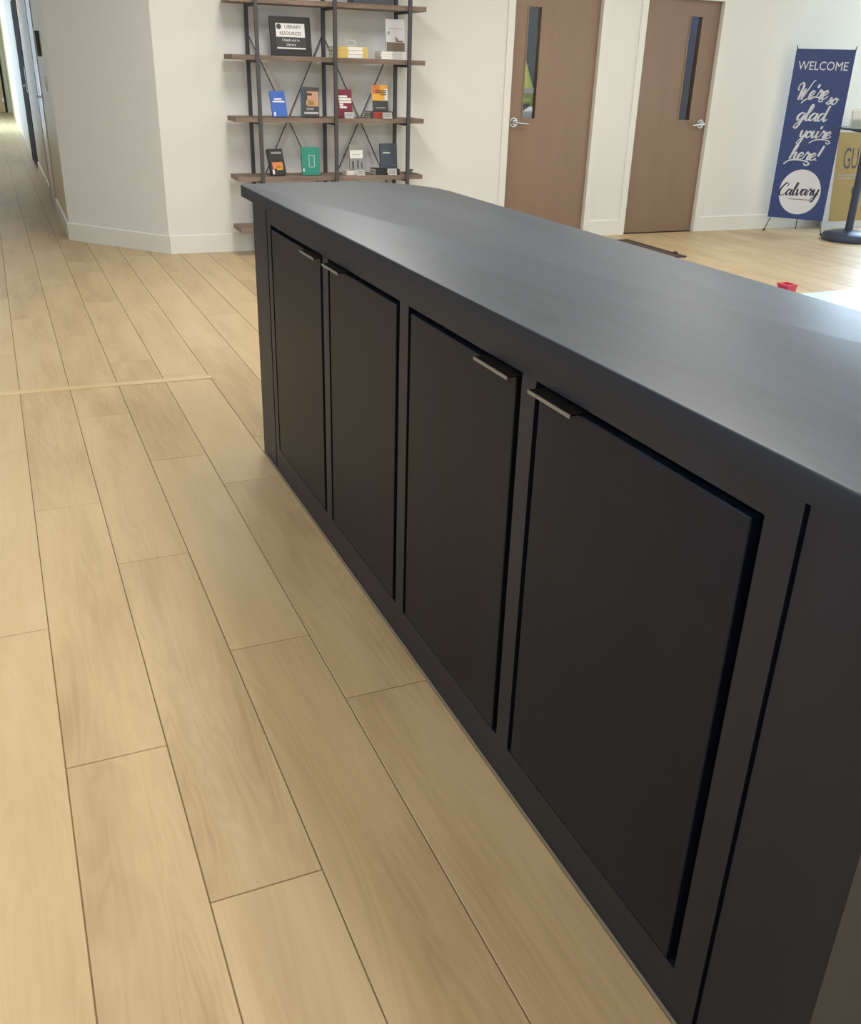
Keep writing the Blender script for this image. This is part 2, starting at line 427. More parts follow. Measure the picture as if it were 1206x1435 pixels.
# rooms behind the doors
M['dim'] = mat('dim_grey_paint', lin(58, 62, 66), 0.8, noise=0.05)
M['navy'] = mat('navy_paint', lin(48, 66, 122), 0.7, noise=0.05)
def back_room(name, x0, x1, y1, m):
    bm = bmesh.new()
    bm_box(bm, x0-.06, x0, YB+T, y1, 0, 2.5); bm_box(bm, x1, x1+.06, YB+T, y1, 0, 2.5)
    bm_box(bm, x0-.06, x1+.06, y1, y1+.06, 0, 2.5); bm_box(bm, x0-.06, x1+.06, YB+T, y1+.06, 2.5, 2.56)
    return struct(obj(name, bm, m))
back_room('wall_room_1', 3.92, 5.35, 10.0, M['dim'])
back_room('wall_room_2', 5.42, 6.80, 10.0, M['navy'])

# ---- hallway doors
M['dark'] = mat('dark_grey_frame', lin(40, 41, 40), 0.75, noise=0.05, spec=.12)
M['cream'] = mat('cream_door_paint', lin(214, 202, 164), 0.30, noise=0.03)
def hall_door(n, a, b, m, fm, label):
    root = struct(empty('door_%d' % n, (hx(a), (a+b)/2, 0)), label)
    def part(nm, bb, mm, bev=0):
        bm = bmesh.new(); bm_box(bm, bb[0]+0, bb[1], bb[2]-(a+b)/2, bb[3]-(a+b)/2, bb[4], bb[5]); return obj(nm, bm, mm, root, bev=bev)
    part('door_leaf', (-.003, .04, a+.05, b-.05, .01, 2.05), m)
    part('jamb', (-.007, .139, a, a+.05, 0, 2.1), fm); part('jamb', (-.007, .139, b-.05, b, 0, 2.1), fm)
    part('frame_head', (-.007, .139, a+.05, b-.05, 2.05, 2.1), fm)
    part('glare_plate', (-.005, -.0031, a+.10, a+.24, .98, 1.28), M['chrome']); part('lever', (-.05, -.0051, a+.14, a+.17, 1.05, 1.075), M['chrome'])  # shiny plate added to give the bright glare on the hall doors
hall_door(3, *HD[0], M['cream'], M['tan'], 'cream hallway door with a tan frame nearest the angled wall')
hall_door(4, *HD[1], M['dark'], M['dark'], 'dark grey double hallway door')
root = struct(empty('door_5', (0.02, 30.0, 0)), 'tan wooden door at the far end of the hallway')
bm = bmesh.new(); bm_box(bm, -.48, .44, -.04, -.002, .01, 2.05); obj('door_leaf', bm, M['tan'], root)
for xa in (-.53, .44):
    bm = bmesh.new(); bm_box(bm, xa, xa+.05, -.05, 0, 0, 2.1); obj('jamb', bm, M['dark'], root)
for zz in (.25, 1.05, 1.75):
    bm = bmesh.new(); bm_box(bm, .40, .44, -.06, -.04, zz, zz+.12); obj('hinge', bm, M['chrome'], root)
struct(box('trim_hall_window', (-1.62, -1.58, 20.9, 27.1, 0.12, 0.2), M['trimw']))

# ================================================================== THE COUNTER
XF = 0.832
cab = tag(empty('reception_cabinet', (1.14, 2.0, 0)), 'long black wooden base cabinet with four flat doors under the grey worktop', 'cabinet')
def cpart(name, b, m, bev=0.0, parent=cab, seg=2):
    bm = bmesh.new(); bm_box(bm, b[0], b[1], b[2], b[3], b[4], b[5])
    org = Vector(((b[0]+b[1])/2, (b[2]+b[3])/2, (b[4]+b[5])/2))
    o = obj(name, bm, m, bev=bev, origin=org, seg=seg)
    if parent is not None:
        o.parent = parent; o.location = org-Vector(parent['w'] if 'w' in parent else parent.location)
    return o
TOPZ = 1.013; SLAB = 0.042; UZ = TOPZ-SLAB
OPEN = [(2.680, 3.272), (2.070, 2.628), (1.462, 2.016), (0.817, 1.410)]    # door openings, far to near
ZB, ZT = 0.100, 0.928
YE0, YE1 = 0.757, 3.315                                                    # face frame
cpart('carcass', (XF+.022, 1.46, 0.30, 3.52, 0.0, UZ-.001), M['gap'])
cpart('back_panel', (1.46, 1.475, 0.30, 3.52, 0.0, UZ-.001), M['black'])
cpart('top_rail', (XF, XF+.022, YE0, YE1, ZT, UZ-.0001), M['black'])
cpart('bottom_rail', (XF, XF+.022, YE0, YE1, 0.0, ZB), M['black'])
st = [YE1, OPEN[0][1], OPEN[0][0], OPEN[1][1], OPEN[1][0], OPEN[2][1], OPEN[2][0], OPEN[3][1], OPEN[3][0], YE0]
for i in range(0, 10, 2):
    cpart('stile', (XF, XF+.022, st[i+1], st[i], ZB, ZT), M['black'])
for (a, b), hs in zip(OPEN, (-1, 1, -1, 1)):
    d0, d1, e0, e1 = a+.020, b-.017, ZB+.0025, ZT-.013
    door = cpart('door', (XF-.001, XF+.019, d0, d1, e0, e1), M['blackdoor'], bev=.0028)
    # edge pull screwed to the top edge of the door
    ha, hb = (d0-.004, d0+.138) if hs < 0 else (d1-.138, d1+.006)
    bm = bmesh.new(); bm_box(bm, XF-.021, XF+.012, ha, hb, e1+.0003, e1+.0028)
    pl = obj('pull', bm, M['gap'], origin=((XF), (ha+hb)/2, e1)); pl.parent = door; pl.location = Vector((XF, (ha+hb)/2, e1))-Vector((XF+.009, (d0+d1)/2, (e0+e1)/2))
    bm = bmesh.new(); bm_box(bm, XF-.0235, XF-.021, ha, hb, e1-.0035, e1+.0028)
    lp = obj('pull_lip', bm, M['pull'], origin=((XF), (ha+hb)/2, e1)); lp.parent = door; lp.location = pl.location.copy()  # lip coloured paler than its plate, for the light its edge catches
cpart('end_panel', (XF+.001, XF+.022, YE1+.017, 3.522, 0.0, UZ-.0001), M['black'], bev=.001)
cpart('side_panel', (XF+.022, 1.475, 3.52, 3.525, 0.0, UZ-.0001), M['black'])
cpart('end_panel', (XF+.004, XF+.022, 0.560, YE0-.0045, 0.0, UZ-.0001), M['black'], bev=.001)
cpart('end_post', (XF-.004, XF+.022, 0.30, 0.560, 0.0, UZ-.0001), M['pier'], bev=.002)
cpart('floor_bead', (XF-.0045, XF+.002, YE0-.2, 3.52, 0.0, 0.0035), M['bead'])
# worktop with one rounded far corner
out = [(XF, 0.22), (1.552, 0.22), (1.552, 3.36)]
rx, ry = 0.33, 0.375
for k in range(1, 17):
    t = k/16*math.pi/2
    out.append((1.552-rx+rx*math.cos(t), 3.36+ry*math.sin(t)))
out += [(XF+.012, 3.700), (XF, 3.690)]
bm = bmesh.new(); bm_prism(bm, out, UZ, TOPZ)
bmesh.ops.recalc_face_normals(bm, faces=bm.faces)
te = [e for e in bm.edges if all(abs(v.co.z-TOPZ) < 1e-5 for v in e.verts)]
bmesh.ops.bevel(bm, geom=te, offset=.0035, segments=3, affect='EDGES', profile=.5)
wt = obj('worktop', bm, M['top'], smooth=True); wt.data.materials.append(M['edge'])
for p_ in wt.data.polygons:
    if abs(p_.normal.z) < .3: p_.material_index = 1
tag(wt, 'charcoal grey wood-grain worktop with a rounded far corner on the black cabinet', 'countertop')

# ================================================================== BOOKSHELF
sx0, sx1 = 1.715, 3.268
syf, syb = 7.655, 7.955
px3 = (1.905, 2.512, 3.125)
shelf_z = [0.195, 0.582, 1.012, 1.443, 1.822, 2.25]          # undersides
ST = 0.035
bs = tag(empty('bookshelf', (2.5, 7.8, 0)), 'tall open bookshelf of rustic boards on a dark steel frame', 'bookshelf')
OB = Vector((2.5, 7.8, 0))
def bpart(name, bm, m, **k):
    bmesh.ops.translate(bm, verts=bm.verts, vec=-OB); return obj(name, bm, m, bs, **k)
for z in shelf_z:
    bm = bmesh.new(); bm_box(bm, sx0, sx1, syf+.012, syb-.012, z, z+ST); bpart('shelf_board', bm, M['rustic'], bev=.003)
for x in px3:
    for y in (syf, syb):
        bm = bmesh.new(); bm_box(bm, x-.0135, x+.0135, y-.012, y+.012, 0, 2.32); bpart('post', bm, M['steel'])
    for z in shelf_z:
        bm = bmesh.new(); bm_box(bm, x-.010, x+.010, syf+.012, syb-.012, z-.018, z-.0003); bpart('side_rail', bm, M['steel'])
for xa, xb in ((px3[0], px3[1]), (px3[1], px3[2])):
    for za, zb in ((0.40, 1.64), (1.64, 0.40)):
        bm = bmesh.new(); dy = .004 if za < zb else -.004
        bm_bar(bm, (xa, syb+.014+dy, za), (xb, syb+.014+dy, zb), .006, .013, (0, 1, 0)); bpart('cross_brace', bm, M['steel'])

# ---- things on the shelves
def plain(name, rgb, rough=.5): return mat(name, lin(*rgb), rough, noise=0.03, nscale=25)
P = {k: plain(k, v) for k, v in dict(paper=(226, 222, 208), white=(232, 232, 230), blue=(62, 104, 190), black=(38, 38, 40), charcoal=(60, 62, 66),
     maroon=(122, 36, 56), amber=(226, 168, 62), orange=(206, 120, 62), teal=(44, 142, 124), grey=(146, 148, 148), slate=(66, 74, 88), tanb=(206, 180, 120),
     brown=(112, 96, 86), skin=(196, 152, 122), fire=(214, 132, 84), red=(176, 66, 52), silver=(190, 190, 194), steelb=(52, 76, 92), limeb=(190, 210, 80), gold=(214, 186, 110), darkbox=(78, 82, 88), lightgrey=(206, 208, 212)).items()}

def quad(bm, w0, w1, h0, h1, y):
    vs = [bm.verts.new(v) for v in ((w0, y, h0), (w1, y, h0), (w1, y, h1), (w0, y, h1))]; bm.faces.new(vs)

def std_book(x, y, z, w, h, t, rz, lean, cover, label, prints=(), group=None, cat='book', name='book'):
    """upright book: origin at the bottom centre, front cover faces -y, leans back; prints = (x0,x1,z0,z1,material) in cover fractions"""
    r = tag(empty(name, (x, y, z), rz), label, cat, group)
    r.rotation_euler = (-lean, 0, rz); r.location.z += t*math.sin(lean)
    bm = bmesh.new(); bm_box(bm, -w/2, w/2, 0, .0025, 0, h); bm_box(bm, -w/2, w/2, t-.0025, t, 0, h); bm_box(bm, -w/2, -w/2+.0025, .0025, t-.0025, 0, h)
    obj('cover', bm, cover, r)
    bm = bmesh.new(); bm_box(bm, -w/2+.003, w/2-.004, .0026, t-.0026, .003, h-.003); obj('pages', bm, P['paper'], r)
    for q in prints:
        bm = bmesh.new(); bm_box(bm, -w/2+q[0]*w, -w/2+q[1]*w, -.0012, -.0001, q[2]*h, q[3]*h); obj('cover_print', bm, q[4], r)
    return r

def flat_book(x, y, z, w, d, t, rz, cover, label, group, band=None):
    r = tag(empty('book', (x, y, z), rz), label, 'book', group)
    bm = bmesh.new(); bm_box(bm, -w/2, w/2, -d/2, d/2, 0, .002); bm_box(bm, -w/2, w/2, -d/2, d/2, t-.002, t); bm_box(bm, -w/2, w/2, -d/2, -d/2+.002, .002, t-.002)
    obj('cover', bm, cover, r)
    bm = bmesh.new(); bm_box(bm, -w/2+.003, w/2-.003, -d/2+.0022, d/2-.003, .0022, t-.0022); obj('pages', bm, P['paper'], r)
    if band:
        bm = bmesh.new(); bm_box(bm, -w/2+band[0]*w, -w/2+band[1]*w, -d/2-.0012, -d/2-.0001, .0015, t-.0015); obj('spine_band', bm, band[2], r)
    return r

def card(x, y, z, w, h, rz, label):
    """small folded price card: leaning front leaf, back leaf, two printed lines"""
    r = tag(empty('price_card', (x, y, z), rz), label, 'card', 'price cards on the bookshelf')
    bm = bmesh.new()
    a = [bm.verts.new(v) for v in ((-w/2, 0, 0), (w/2, 0, 0), (w/2, .016, h), (-w/2, .016, h), (w/2, .036, 0), (-w/2, .036, 0))]
    bm.faces.new((a[0], a[1], a[2], a[3])); bm.faces.new((a[3], a[2], a[4], a[5]))
    g = bmesh.ops.solidify(bm, geom=bm.faces[:], thickness=.001)
    obj('folded_card', bm, P['white'], r)
    for f in (.62, .36):
        bm = bmesh.new(); vs = [bm.verts.new((sx*w*.33, .016*q-.0016, h*q)) for sx, q in ((-1, f), (1, f), (1, f+.12), (-1, f+.12))]; bm.faces.new(vs)
        obj('printed_line', bm, P['grey'], r)
    return r

def text_mesh(name, s, size, m, parent, loc, rot, extrude=0.0004, align='CENTER', sx=1.0):
    c = bpy.data.curves.new(name, 'FONT'); c.body = s; c.size = size; c.align_x = align; c.extrude = extrude; c.resolution_u = 3
    t = bpy.data.objects.new(name, c); C.objects.link(t)
    dg = bpy.context.evaluated_depsgraph_get(); dg.update()
    me = bpy.data.meshes.new_from_object(t.evaluated_get(dg)); me.name = name
    bpy.data.objects.remove(t); bpy.data.curves.remove(c)
    me.materials.clear(); me.materials.append(m)
    for v in me.vertices: v.co.x *= sx
    o = bpy.data.objects.new(name, me); C.objects.link(o)
    o.parent = parent; o.location = loc; o.rotation_euler = rot
    return o

zA, zB, zC, zT = 1.443+ST, 1.012+ST, 0.582+ST, 1.822+ST
HX = (math.pi/2, 0, 0)
# -- shelf at eye height: framed sign, gold stack, white book on a white stack
sg = tag(empty('framed_sign', (2.190, 7.72, zA+.004)), 'black framed library resources sign leaning on the bookshelf', 'sign')
sg.rotation_euler = (-.16, 0, .03)
bm = bmesh.new(); W_, H_ = .318, .268
for b in ((-W_/2, W_/2, 0, .018, 0, .045), (-W_/2, W_/2, 0, .018, H_-.045, H_), (-W_/2, -W_/2+.045, 0, .018, .045, H_-.045), (W_/2-.045, W_/2, 0, .018, .045, H_-.045)): bm_box(bm, *b)
obj('frame', bm, P['black'], sg)
bm = bmesh.new(); bm_box(bm, -W_/2+.045, W_/2-.045, .006, .014, .045, H_-.045); obj('sign_sheet', bm, P['white'], sg)
bm = bmesh.new(); bm_box(bm, -W_/2+.046, W_/2-.046, .0048, .0059, .056, .128); obj('grey_panel', bm, P['charcoal'], sg)
bm = bmesh.new(); bm_lathe(bm, [(.019, 0), (.019, .0008)], seg=20)
for v in bm.verts: v.co = Vector((v.co.x-.088, .0052-v.co.z, v.co.y+.198))
obj('round_emblem', bm, P['charcoal'], sg)
text_mesh('lettering', 'LIBRARY', .036, P['charcoal'], sg, (.022, .0052, .186), HX, sx=.98)
text_mesh('lettering', 'RESOURCES', .034, P['charcoal'], sg, (0, .0052, .142), HX, sx=.94)
text_mesh('lettering', 'Check out in', .026, P['white'], sg, (0, .0042, .099), HX)
text_mesh('lettering', 'Library', .026, P['white'], sg, (0, .0042, .068), HX)
for i in range(3):
    flat_book(2.655+.004*(i % 2), 7.775, zA+.0005+i*.0265, .262, .18, .0255, .01, P['gold'], ('gold paperback with a white spine band, %s of its stack' % ('bottom', 'middle', 'top')[i]), 'gold paperbacks in a stack', band=(.38, .83, P['white']))
card(2.655, 7.70, zA+.081, .075, .048, -.15, 'white price card on top of the stack of gold paperbacks')
for i in range(3):
    flat_book(3.005-.004*(i % 2), 7.745, zA+.0005+i*.0185, .225, .15, .0175, .02, P['white'], ('white book lying flat, %s of its stack below the upright white book' % ('bottom', 'middle', 'top')[i]), 'white books in a stack', band=(.42, .80, P['silver']))
std_book(3.04, 7.735, zA+.0575, .158, .228, .02, .0, .10, P['lightgrey'], 'upright pale book with a brown lower band and small horse on its cover',
         prints=((0.02, .98, .01, .28, P['brown']), (.12, .85, .70, .715, P['grey']), (.08, .2, .52, .62, P['grey']), (.52, .62, .30, .40, P['brown']), (.60, .88, .29, .34, P['brown']), (.50, .56, .38, .44, P['brown'])))
# -- top shelf in view
bx = tag(empty('storage_box', (2.852, 7.80, zT)), 'dark grey storage box on the upper shelf board', 'box')
bm = bmesh.new(); bm_box(bm, -.165, .165, -.08, .08, .0005, .15); obj('box_body', bm, P['darkbox'], bx, bev=.004)
bm = bmesh.new(); bm_box(bm, -.17, .17, -.085, .085, .1505, .185); obj('lid', bm, P['darkbox'], bx, bev=.004)
# -- middle shelf
std_book(2.076, 7.70, zB+.001, .122, .19, .014, .12, .33, P['blue'], 'blue book with two white title lines leaning on the middle shelf',
         prints=((.25, .75, .66, .72, P['white']), (.12, .92, .56, .62, P['white']), (.10, .22, .03, .18, P['white'])))
std_book(2.322, 7.72, zB+.001, .140, .215, .03, -.22, .12, P['charcoal'], 'dark book with a face photo and cream label on its cover',
         prints=((.02, .16, .02, .98, P['steelb']), (.35, .97, .36, .86, P['skin']), (.30, .62, .72, .80, P['black']), (.30, .75, .40, .56, P['gold']), (.17, .95, .10, .17, P['silver']), (.3, .7, .24, .31, P['grey'])))
std_book(2.612, 7.715, zB+.001, .125, .205, .02, .05, .18, P['maroon'], 'maroon book with bold white title behind the steel post',
         prints=((.1, .68, .72, .79, P['white']), (.1, .95, .62, .70, P['white']), (.12, .95, .52, .60, P['white']), (.14, .38, .42, .50, P['white']), (.14, .62, .33, .40, P['white'])))
card(2.632, 7.675, zB+.0005, .078, .044, .05, 'white price card in front of the maroon book')
for i in range(3):
    flat_book(2.918+.004*(i % 2), 7.765, zB+.0005+i*.0165, .218, .15, .016, .0, P['charcoal'], 'dark book with a red spine, %s of the stack under the amber book' % ('bottom', 'middle', 'top')[i], 'dark books in a low stack', band=(.12, .55, P['red']))
std_book(2.918, 7.74, zB+.0515, .135, .192, .02, .03, .16, P['paper'], 'book with an amber to white cover and black lower third',
         prints=((0.0, .5, .66, 1, P['orange']), (.5, 1, .86, 1, P['amber']), (.5, .78, .42, .86, P['amber']), (0.0, .5, .4, .66, P['amber']), (0, 1, 0, .40, P['charcoal']), (.2, .9, .76, .81, P['brown']), (.2, .9, .69, .74, P['brown']), (.5, .9, .61, .66, P['brown']), (.2, .8, .1, .14, P['silver'])))
card(2.948, 7.655, zB+.0005, .078, .046, .0, 'white price card in front of the red spined book stack')
# -- lower shelf
std_book(2.050, 7.70, zC+.001, .128, .20, .03, .18, .38, P['black'], 'black book with a glowing fire photo leaning on the lower shelf',
         prints=((.2, .9, .80, .88, P['grey']), (.15, .85, .22, .48, P['fire']), (.4, .8, .18, .34, P['amber']), (.10, .22, .02, .2, P['white'])))
std_book(2.318, 7.715, zC+.001, .145, .21, .03, -.06, .10, P['teal'], 'teal book with a thin pale rounded outline on its cover',
         prints=((.38, .41, .3, .72, P['lightgrey']), (.68, .71, .3, .72, P['lightgrey']), (.41, .68, .70, .72, P['lightgrey']), (.41, .68, .28, .30, P['lightgrey']), (.05, .12, .12, .24, P['white'])))
for i in range(2):
    flat_book(2.685, 7.76, zC+.0005+i*.0165, .15, .12, .016, 0, P['paper'], 'cream booklet lying flat, %s under the grey book' % ('lower', 'upper')[i], 'cream booklets under the grey book', band=(.1, .5, P['white']))
std_book(2.71, 7.735, zC+.0345, .115, .195, .016, .0, .12, P['grey'], 'grey book with a large white label across its cover',
         prints=((.02, .98, .46, .78, P['white']), (.2, .8, .60, .615, P['grey']), (.18, .3, .05, .35, P['charcoal']), (.55, .65, .05, .38, P['charcoal']), (.85, .93, .05, .3, P['charcoal'])))
card(2.718, 7.66, zC+.0005, .075, .042, .0, 'white price card in front of the grey book')
for i in range(2):
    flat_book(2.965, 7.765, zC+.0005+i*.022, .21, .15, .0215, 0, P['black'], 'black book lying flat, %s under the slate book' % ('lower', 'upper')[i], 'black books under the slate book')
std_book(2.992, 7.735, zC+.0455, .150, .192, .02, .02, .10, P['slate'], 'slate blue book with a small white title standing on black books',
         prints=((.15, .58, .60, .64, P['white']), (.15, .42, .68, .70, P['grey']), (.65, .9, .12, .14, P['grey'])))
card(2.995, 7.66, zC+.0005, .080, .05, .0, 'white price card in front of the slate book')
bk = tag(empty('bookend', (3.195, 7.76, zC)), 'dark folded bookend lying at the end of the lower shelf board', 'bookend')
bm = bmesh.new(); bm_box(bm, -.06, .06, -.05, .05, .0005, .004); obj('base_plate', bm, P['charcoal'], bk)
bm = bmesh.new(); bm_bar(bm, (-.055, -.04, .006), (.02, .04, .03), .05, .004); obj('folded_plate', bm, P['charcoal'], bk)

# ================================================================== FLOOR THINGS
ts = tag(empty('floor_moulding', (0, 0, 0)), 'loose pale oak moulding strip lying across the floor planks', 'moulding')
pA, pB = Vector((-0.95, 4.640, 0)), Vector((0.832, 4.583, 0))
bm = bmesh.new()
d = (pB-pA).normalized(); s = Vector((-d.y, d.x, 0))
prof = [(-.024, .0003), (-.023, .004), (-.012, .010), (.0, .012), (.012, .010), (.023, .004), (.024, .0003)]
ra = [bm.verts.new(pA+s*u+Vector((0, 0, w))) for u, w in prof]; rb = [bm.verts.new(pB+s*u+Vector((0, 0, w))) for u, w in prof]
for i in range(len(prof)): bm.faces.new((ra[i], ra[(i+1) % len(prof)], rb[(i+1) % len(prof)], rb[i]))
bm.faces.new(ra[::-1]); bm.faces.new(rb)
obj('strip', bm, M['strip'], ts, smooth=True)
bm = bmesh.new()
for pq in (pA,):
    bm_bar(bm, pA+s*.0285+Vector((0, 0, .0015)), pB+s*.0285+Vector((0, 0, .0015)), .007, .0024)
obj('lower_flange', bm, M['strip'], ts)

mt = tag(empty('door_mat', (4.82, 7.2, 0)), 'dark brown door mat on the oak floor behind the worktop', 'mat')
M['mat'] = mat('brown_mat_pile', lin(84, 66, 58), 0.95, noise=0.35, nscale=90, bump=0.6)
M['matrim'] = mat('brown_rubber_edge', lin(62, 52, 48), 0.7, noise=0.15, nscale=60)
bm = bmesh.new(); bm_box(bm, -.53, .55, -.40, .44, .0005, .011); obj('pile', bm, M['mat'], mt)
bm = bmesh.new()
for b in ((-.56, .58, -.43, -.40), (-.56, .58, .44, .47)): bm_box(bm, b[0], b[1], b[2], b[3], .0005, .013)
for b in ((-.56, -.53), (.55, .58)): bm_box(bm, b[0], b[1], -.40, .44, .0005, .013)
obj('rubber_edge', bm, M['matrim'], mt, bev=.002)
bm = bmesh.new(); bm_lathe(bm, [(.0, .012), (.022, .014), (.024, .022), (.014, .030), (.0, .031)][1:], (.555, -.30, 0), 14); obj('curled_corner', bm, M['matrim'], mt, smooth=True)

# ================================================================== DESK BEHIND THE COUNTER
dk = tag(empty('desk', (2.75, 1.75, 0)), 'pale blue topped desk behind the worktop', 'desk')
M['desk'] = mat('white_laminate', lin(186, 216, 236), 0.3, noise=0.01, spec=0.6)
bm = bmesh.new(); bm_box(bm, -.65, .65, -.78, .775, .722, .75); obj('desk_top', bm, M['desk'], dk, bev=.003)
for sx in (-.6, .6):
    for sy in (-.73, .72):
        bm = bmesh.new(); bm_box(bm, sx-.02, sx+.02, sy-.02, sy+.02, 0, .7215); obj('leg', bm, M['steel'], dk)
tr = tag(empty('red_tray', (2.395, 2.455, .7505)), 'small open red box on the pale blue desk', 'box')
M['red'] = mat('red_plastic', lin(200, 52, 76), 0.4, noise=0.04)
bm = bmesh.new(); w = .019
bm_box(bm, -w, w, -.024, .024, 0, .004)
for b in ((-w, -w+.004, -.024, .024), (w-.004, w, -.024, .024)): bm_box(bm, b[0], b[1], b[2], b[3], .004, .055)
for b in ((-.024, -.019), (.019, .024)): bm_box(bm, -w+.004, w-.004, b[0], b[1], .004, .055)
obj('tray_shell', bm, M['red'], tr)
bm = bmesh.new()
for b in ((-w-.002, -w, -.026, .026), (w, w+.002, -.026, .026)): bm_box(bm, b[0], b[1], b[2], b[3], .047, .055)
for b in ((-.026, -.024), (.024, .026)): bm_box(bm, -w, w, b[0], b[1], .047, .055)
obj('rim', bm, M['red'], tr)

# ================================================================== BANNER
GLY = {
 'a': (1.0, [[(.75, .85), (.42, 1.0), (.08, .55), (.2, .05), (.5, .18), (.8, .98), (.76, .3), (.92, 0), (1.15, .25)]]),
 'e': (.85, [[(0, .3), (.45, .48), (.68, .8), (.45, 1.0), (.12, .6), (.25, .05), (.6, .05), (.92, .35)]]),
 'r': (.8, [[(0, .2), (.2, .95), (.28, 1.12), (.42, .85), (.68, .9), (.58, .2), (.72, 0), (.92, .25)]]),
 's': (.7, [[(0, .1), (.36, .7), (.48, 1.1), (.45, .7), (.6, .3), (.4, 0), (.08, .08)]]),
 'o': (.85, [[(.55, 1), (.15, .7), (.15, .2), (.45, 0), (.75, .35), (.7, .85), (.5, 1.0), (.62, .72), (.95, .8)]]),
 'g': (.95, [[(.75, .85), (.42, 1.0), (.08, .55), (.2, .05), (.5, .18), (.82, .98), (.66, -.3), (.4, -1.0), (.08, -.85), (.3, -.35), (.98, .25)]]),
 'l': (.55, [[(0, .3), (.42, 1.3), (.48, 1.98), (.28, 2.0), (.18, 1.2), (.18, .3), (.38, 0), (.65, .3)]]),
 'd': (1.05, [[(.75, .85), (.42, 1.0), (.08, .55), (.2, .05), (.5, .18), (.82, 1.2), (.88, 2.05), (.78, .5), (.95, 0), (1.2, .3)]]),
 'y': (.95, [[(0, .8), (.14, 1), (.18, .3), (.4, .05), (.7, .5), (.85, 1.02), (.7, -.1), (.45, -1.0), (.1, -.9), (.3, -.35), (.98, .25)]]),
 'u': (1.0, [[(0, .8), (.14, 1), (.15, .3), (.35, 0), (.65, .4), (.8, 1.02), (.76, .25), (.92, 0), (1.15, .25)]]),
 'h': (.95, [[(0, .4), (.42, 1.5), (.46, 2.05), (.26, 1.9), (.14, .7), (.08, 0)], [(.1, .2), (.42, .95), (.64, .9), (.6, .3), (.74, 0), (1, .25)]]),
 'W': (1.75, [[(.05, 1.15), (-.22, 1.2), (-.25, 1.7), (.1, 2.0), (.42, 1.6), (.4, .7), (.42, -.05)], [(.42, -.05), (.75, 1.0), (.88, 1.2), (.86, .4), (.9, -.05)], [(.9, -.05), (1.3, 1.2), (1.6, 2.1), (1.85, 2.2)]]),
 "'": (.3, [[(.1, 1.75), (-.02, 1.35)]]),
 '!': (.5, [[(.42, 2.1), (.2, .6)], [(.12, .12), (.11, .0)]]),
 'C': (1.15, [[(1.05, 1.45), (1.05, 1.9), (.65, 2.0), (.15, 1.2), (.1, .4), (.45, -.05), (.9, .15), (1.12, .45)]]),
 'v': (.85, [[(0, .8), (.14, 1), (.22, .3), (.38, 0), (.68, .5), (.8, 1.02), (1.0, .85)]]),
}
def smooth_path(p, n=7):
    if len(p) == 2: return [Vector(p[0]), Vector(p[1])]
    q = [Vector(p[0])*2-Vector(p[1])]+[Vector(v) for v in p]+[Vector(p[-1])*2-Vector(p[-2])]
    o = []
    for i in range(1, len(q)-2):
        for k in range(n):
            t = k/n; a, b, c, d = q[i-1:i+3]
            o.append(.5*((2*b)+(c-a)*t+(2*a-5*b+4*c-d)*t*t+(3*b-a-3*c+d)*t**3))
    return o+[Vector(p[-1])]
def stroke(bm, pts, w, y, thick=True):
    L_, R_ = [], []
    for i, p in enumerate(pts):
        a = pts[max(i-1, 0)]; b = pts[min(i+1, len(pts)-1)]; d = (b-a)
        if d.length < 1e-7: continue
        d.normalize(); nrm = Vector((-d.y, d.x))
        ww = w*(.62+.75*max(0, -d.y) if thick else 1)/2
        L_.append(bm.verts.new((p.x+nrm.x*ww, y, p.y+nrm.y*ww))); R_.append(bm.verts.new((p.x-nrm.x*ww, y, p.y-nrm.y*ww)))
    for i in range(len(L_)-1): bm.faces.new((L_[i], R_[i], R_[i+1], L_[i+1]))
def script(word, x0, z0, width, xh, w, m, parent, y, shear=.28, rise=0.0):
    tot = sum(GLY[c][0] for c in word); sc = width/tot
    bm = bmesh.new(); x = 0
    for c in word:
        adv, paths = GLY[c]
        for pth in paths:
            pp = []
            for u in smooth_path(pth):
                gx = (x+u.x)*sc+shear*u.y*xh; gz = u.y*xh
                pp.append(Vector((x0+gx, z0+gz+rise*gx)))
            stroke(bm, pp, w, y)
        x += adv
    return obj('lettering', bm, m, parent)
def swash(pts, w, m, parent, y):
    bm = bmesh.new(); stroke(bm, smooth_path(pts), w, y, False); return obj('swash', bm, m, parent)

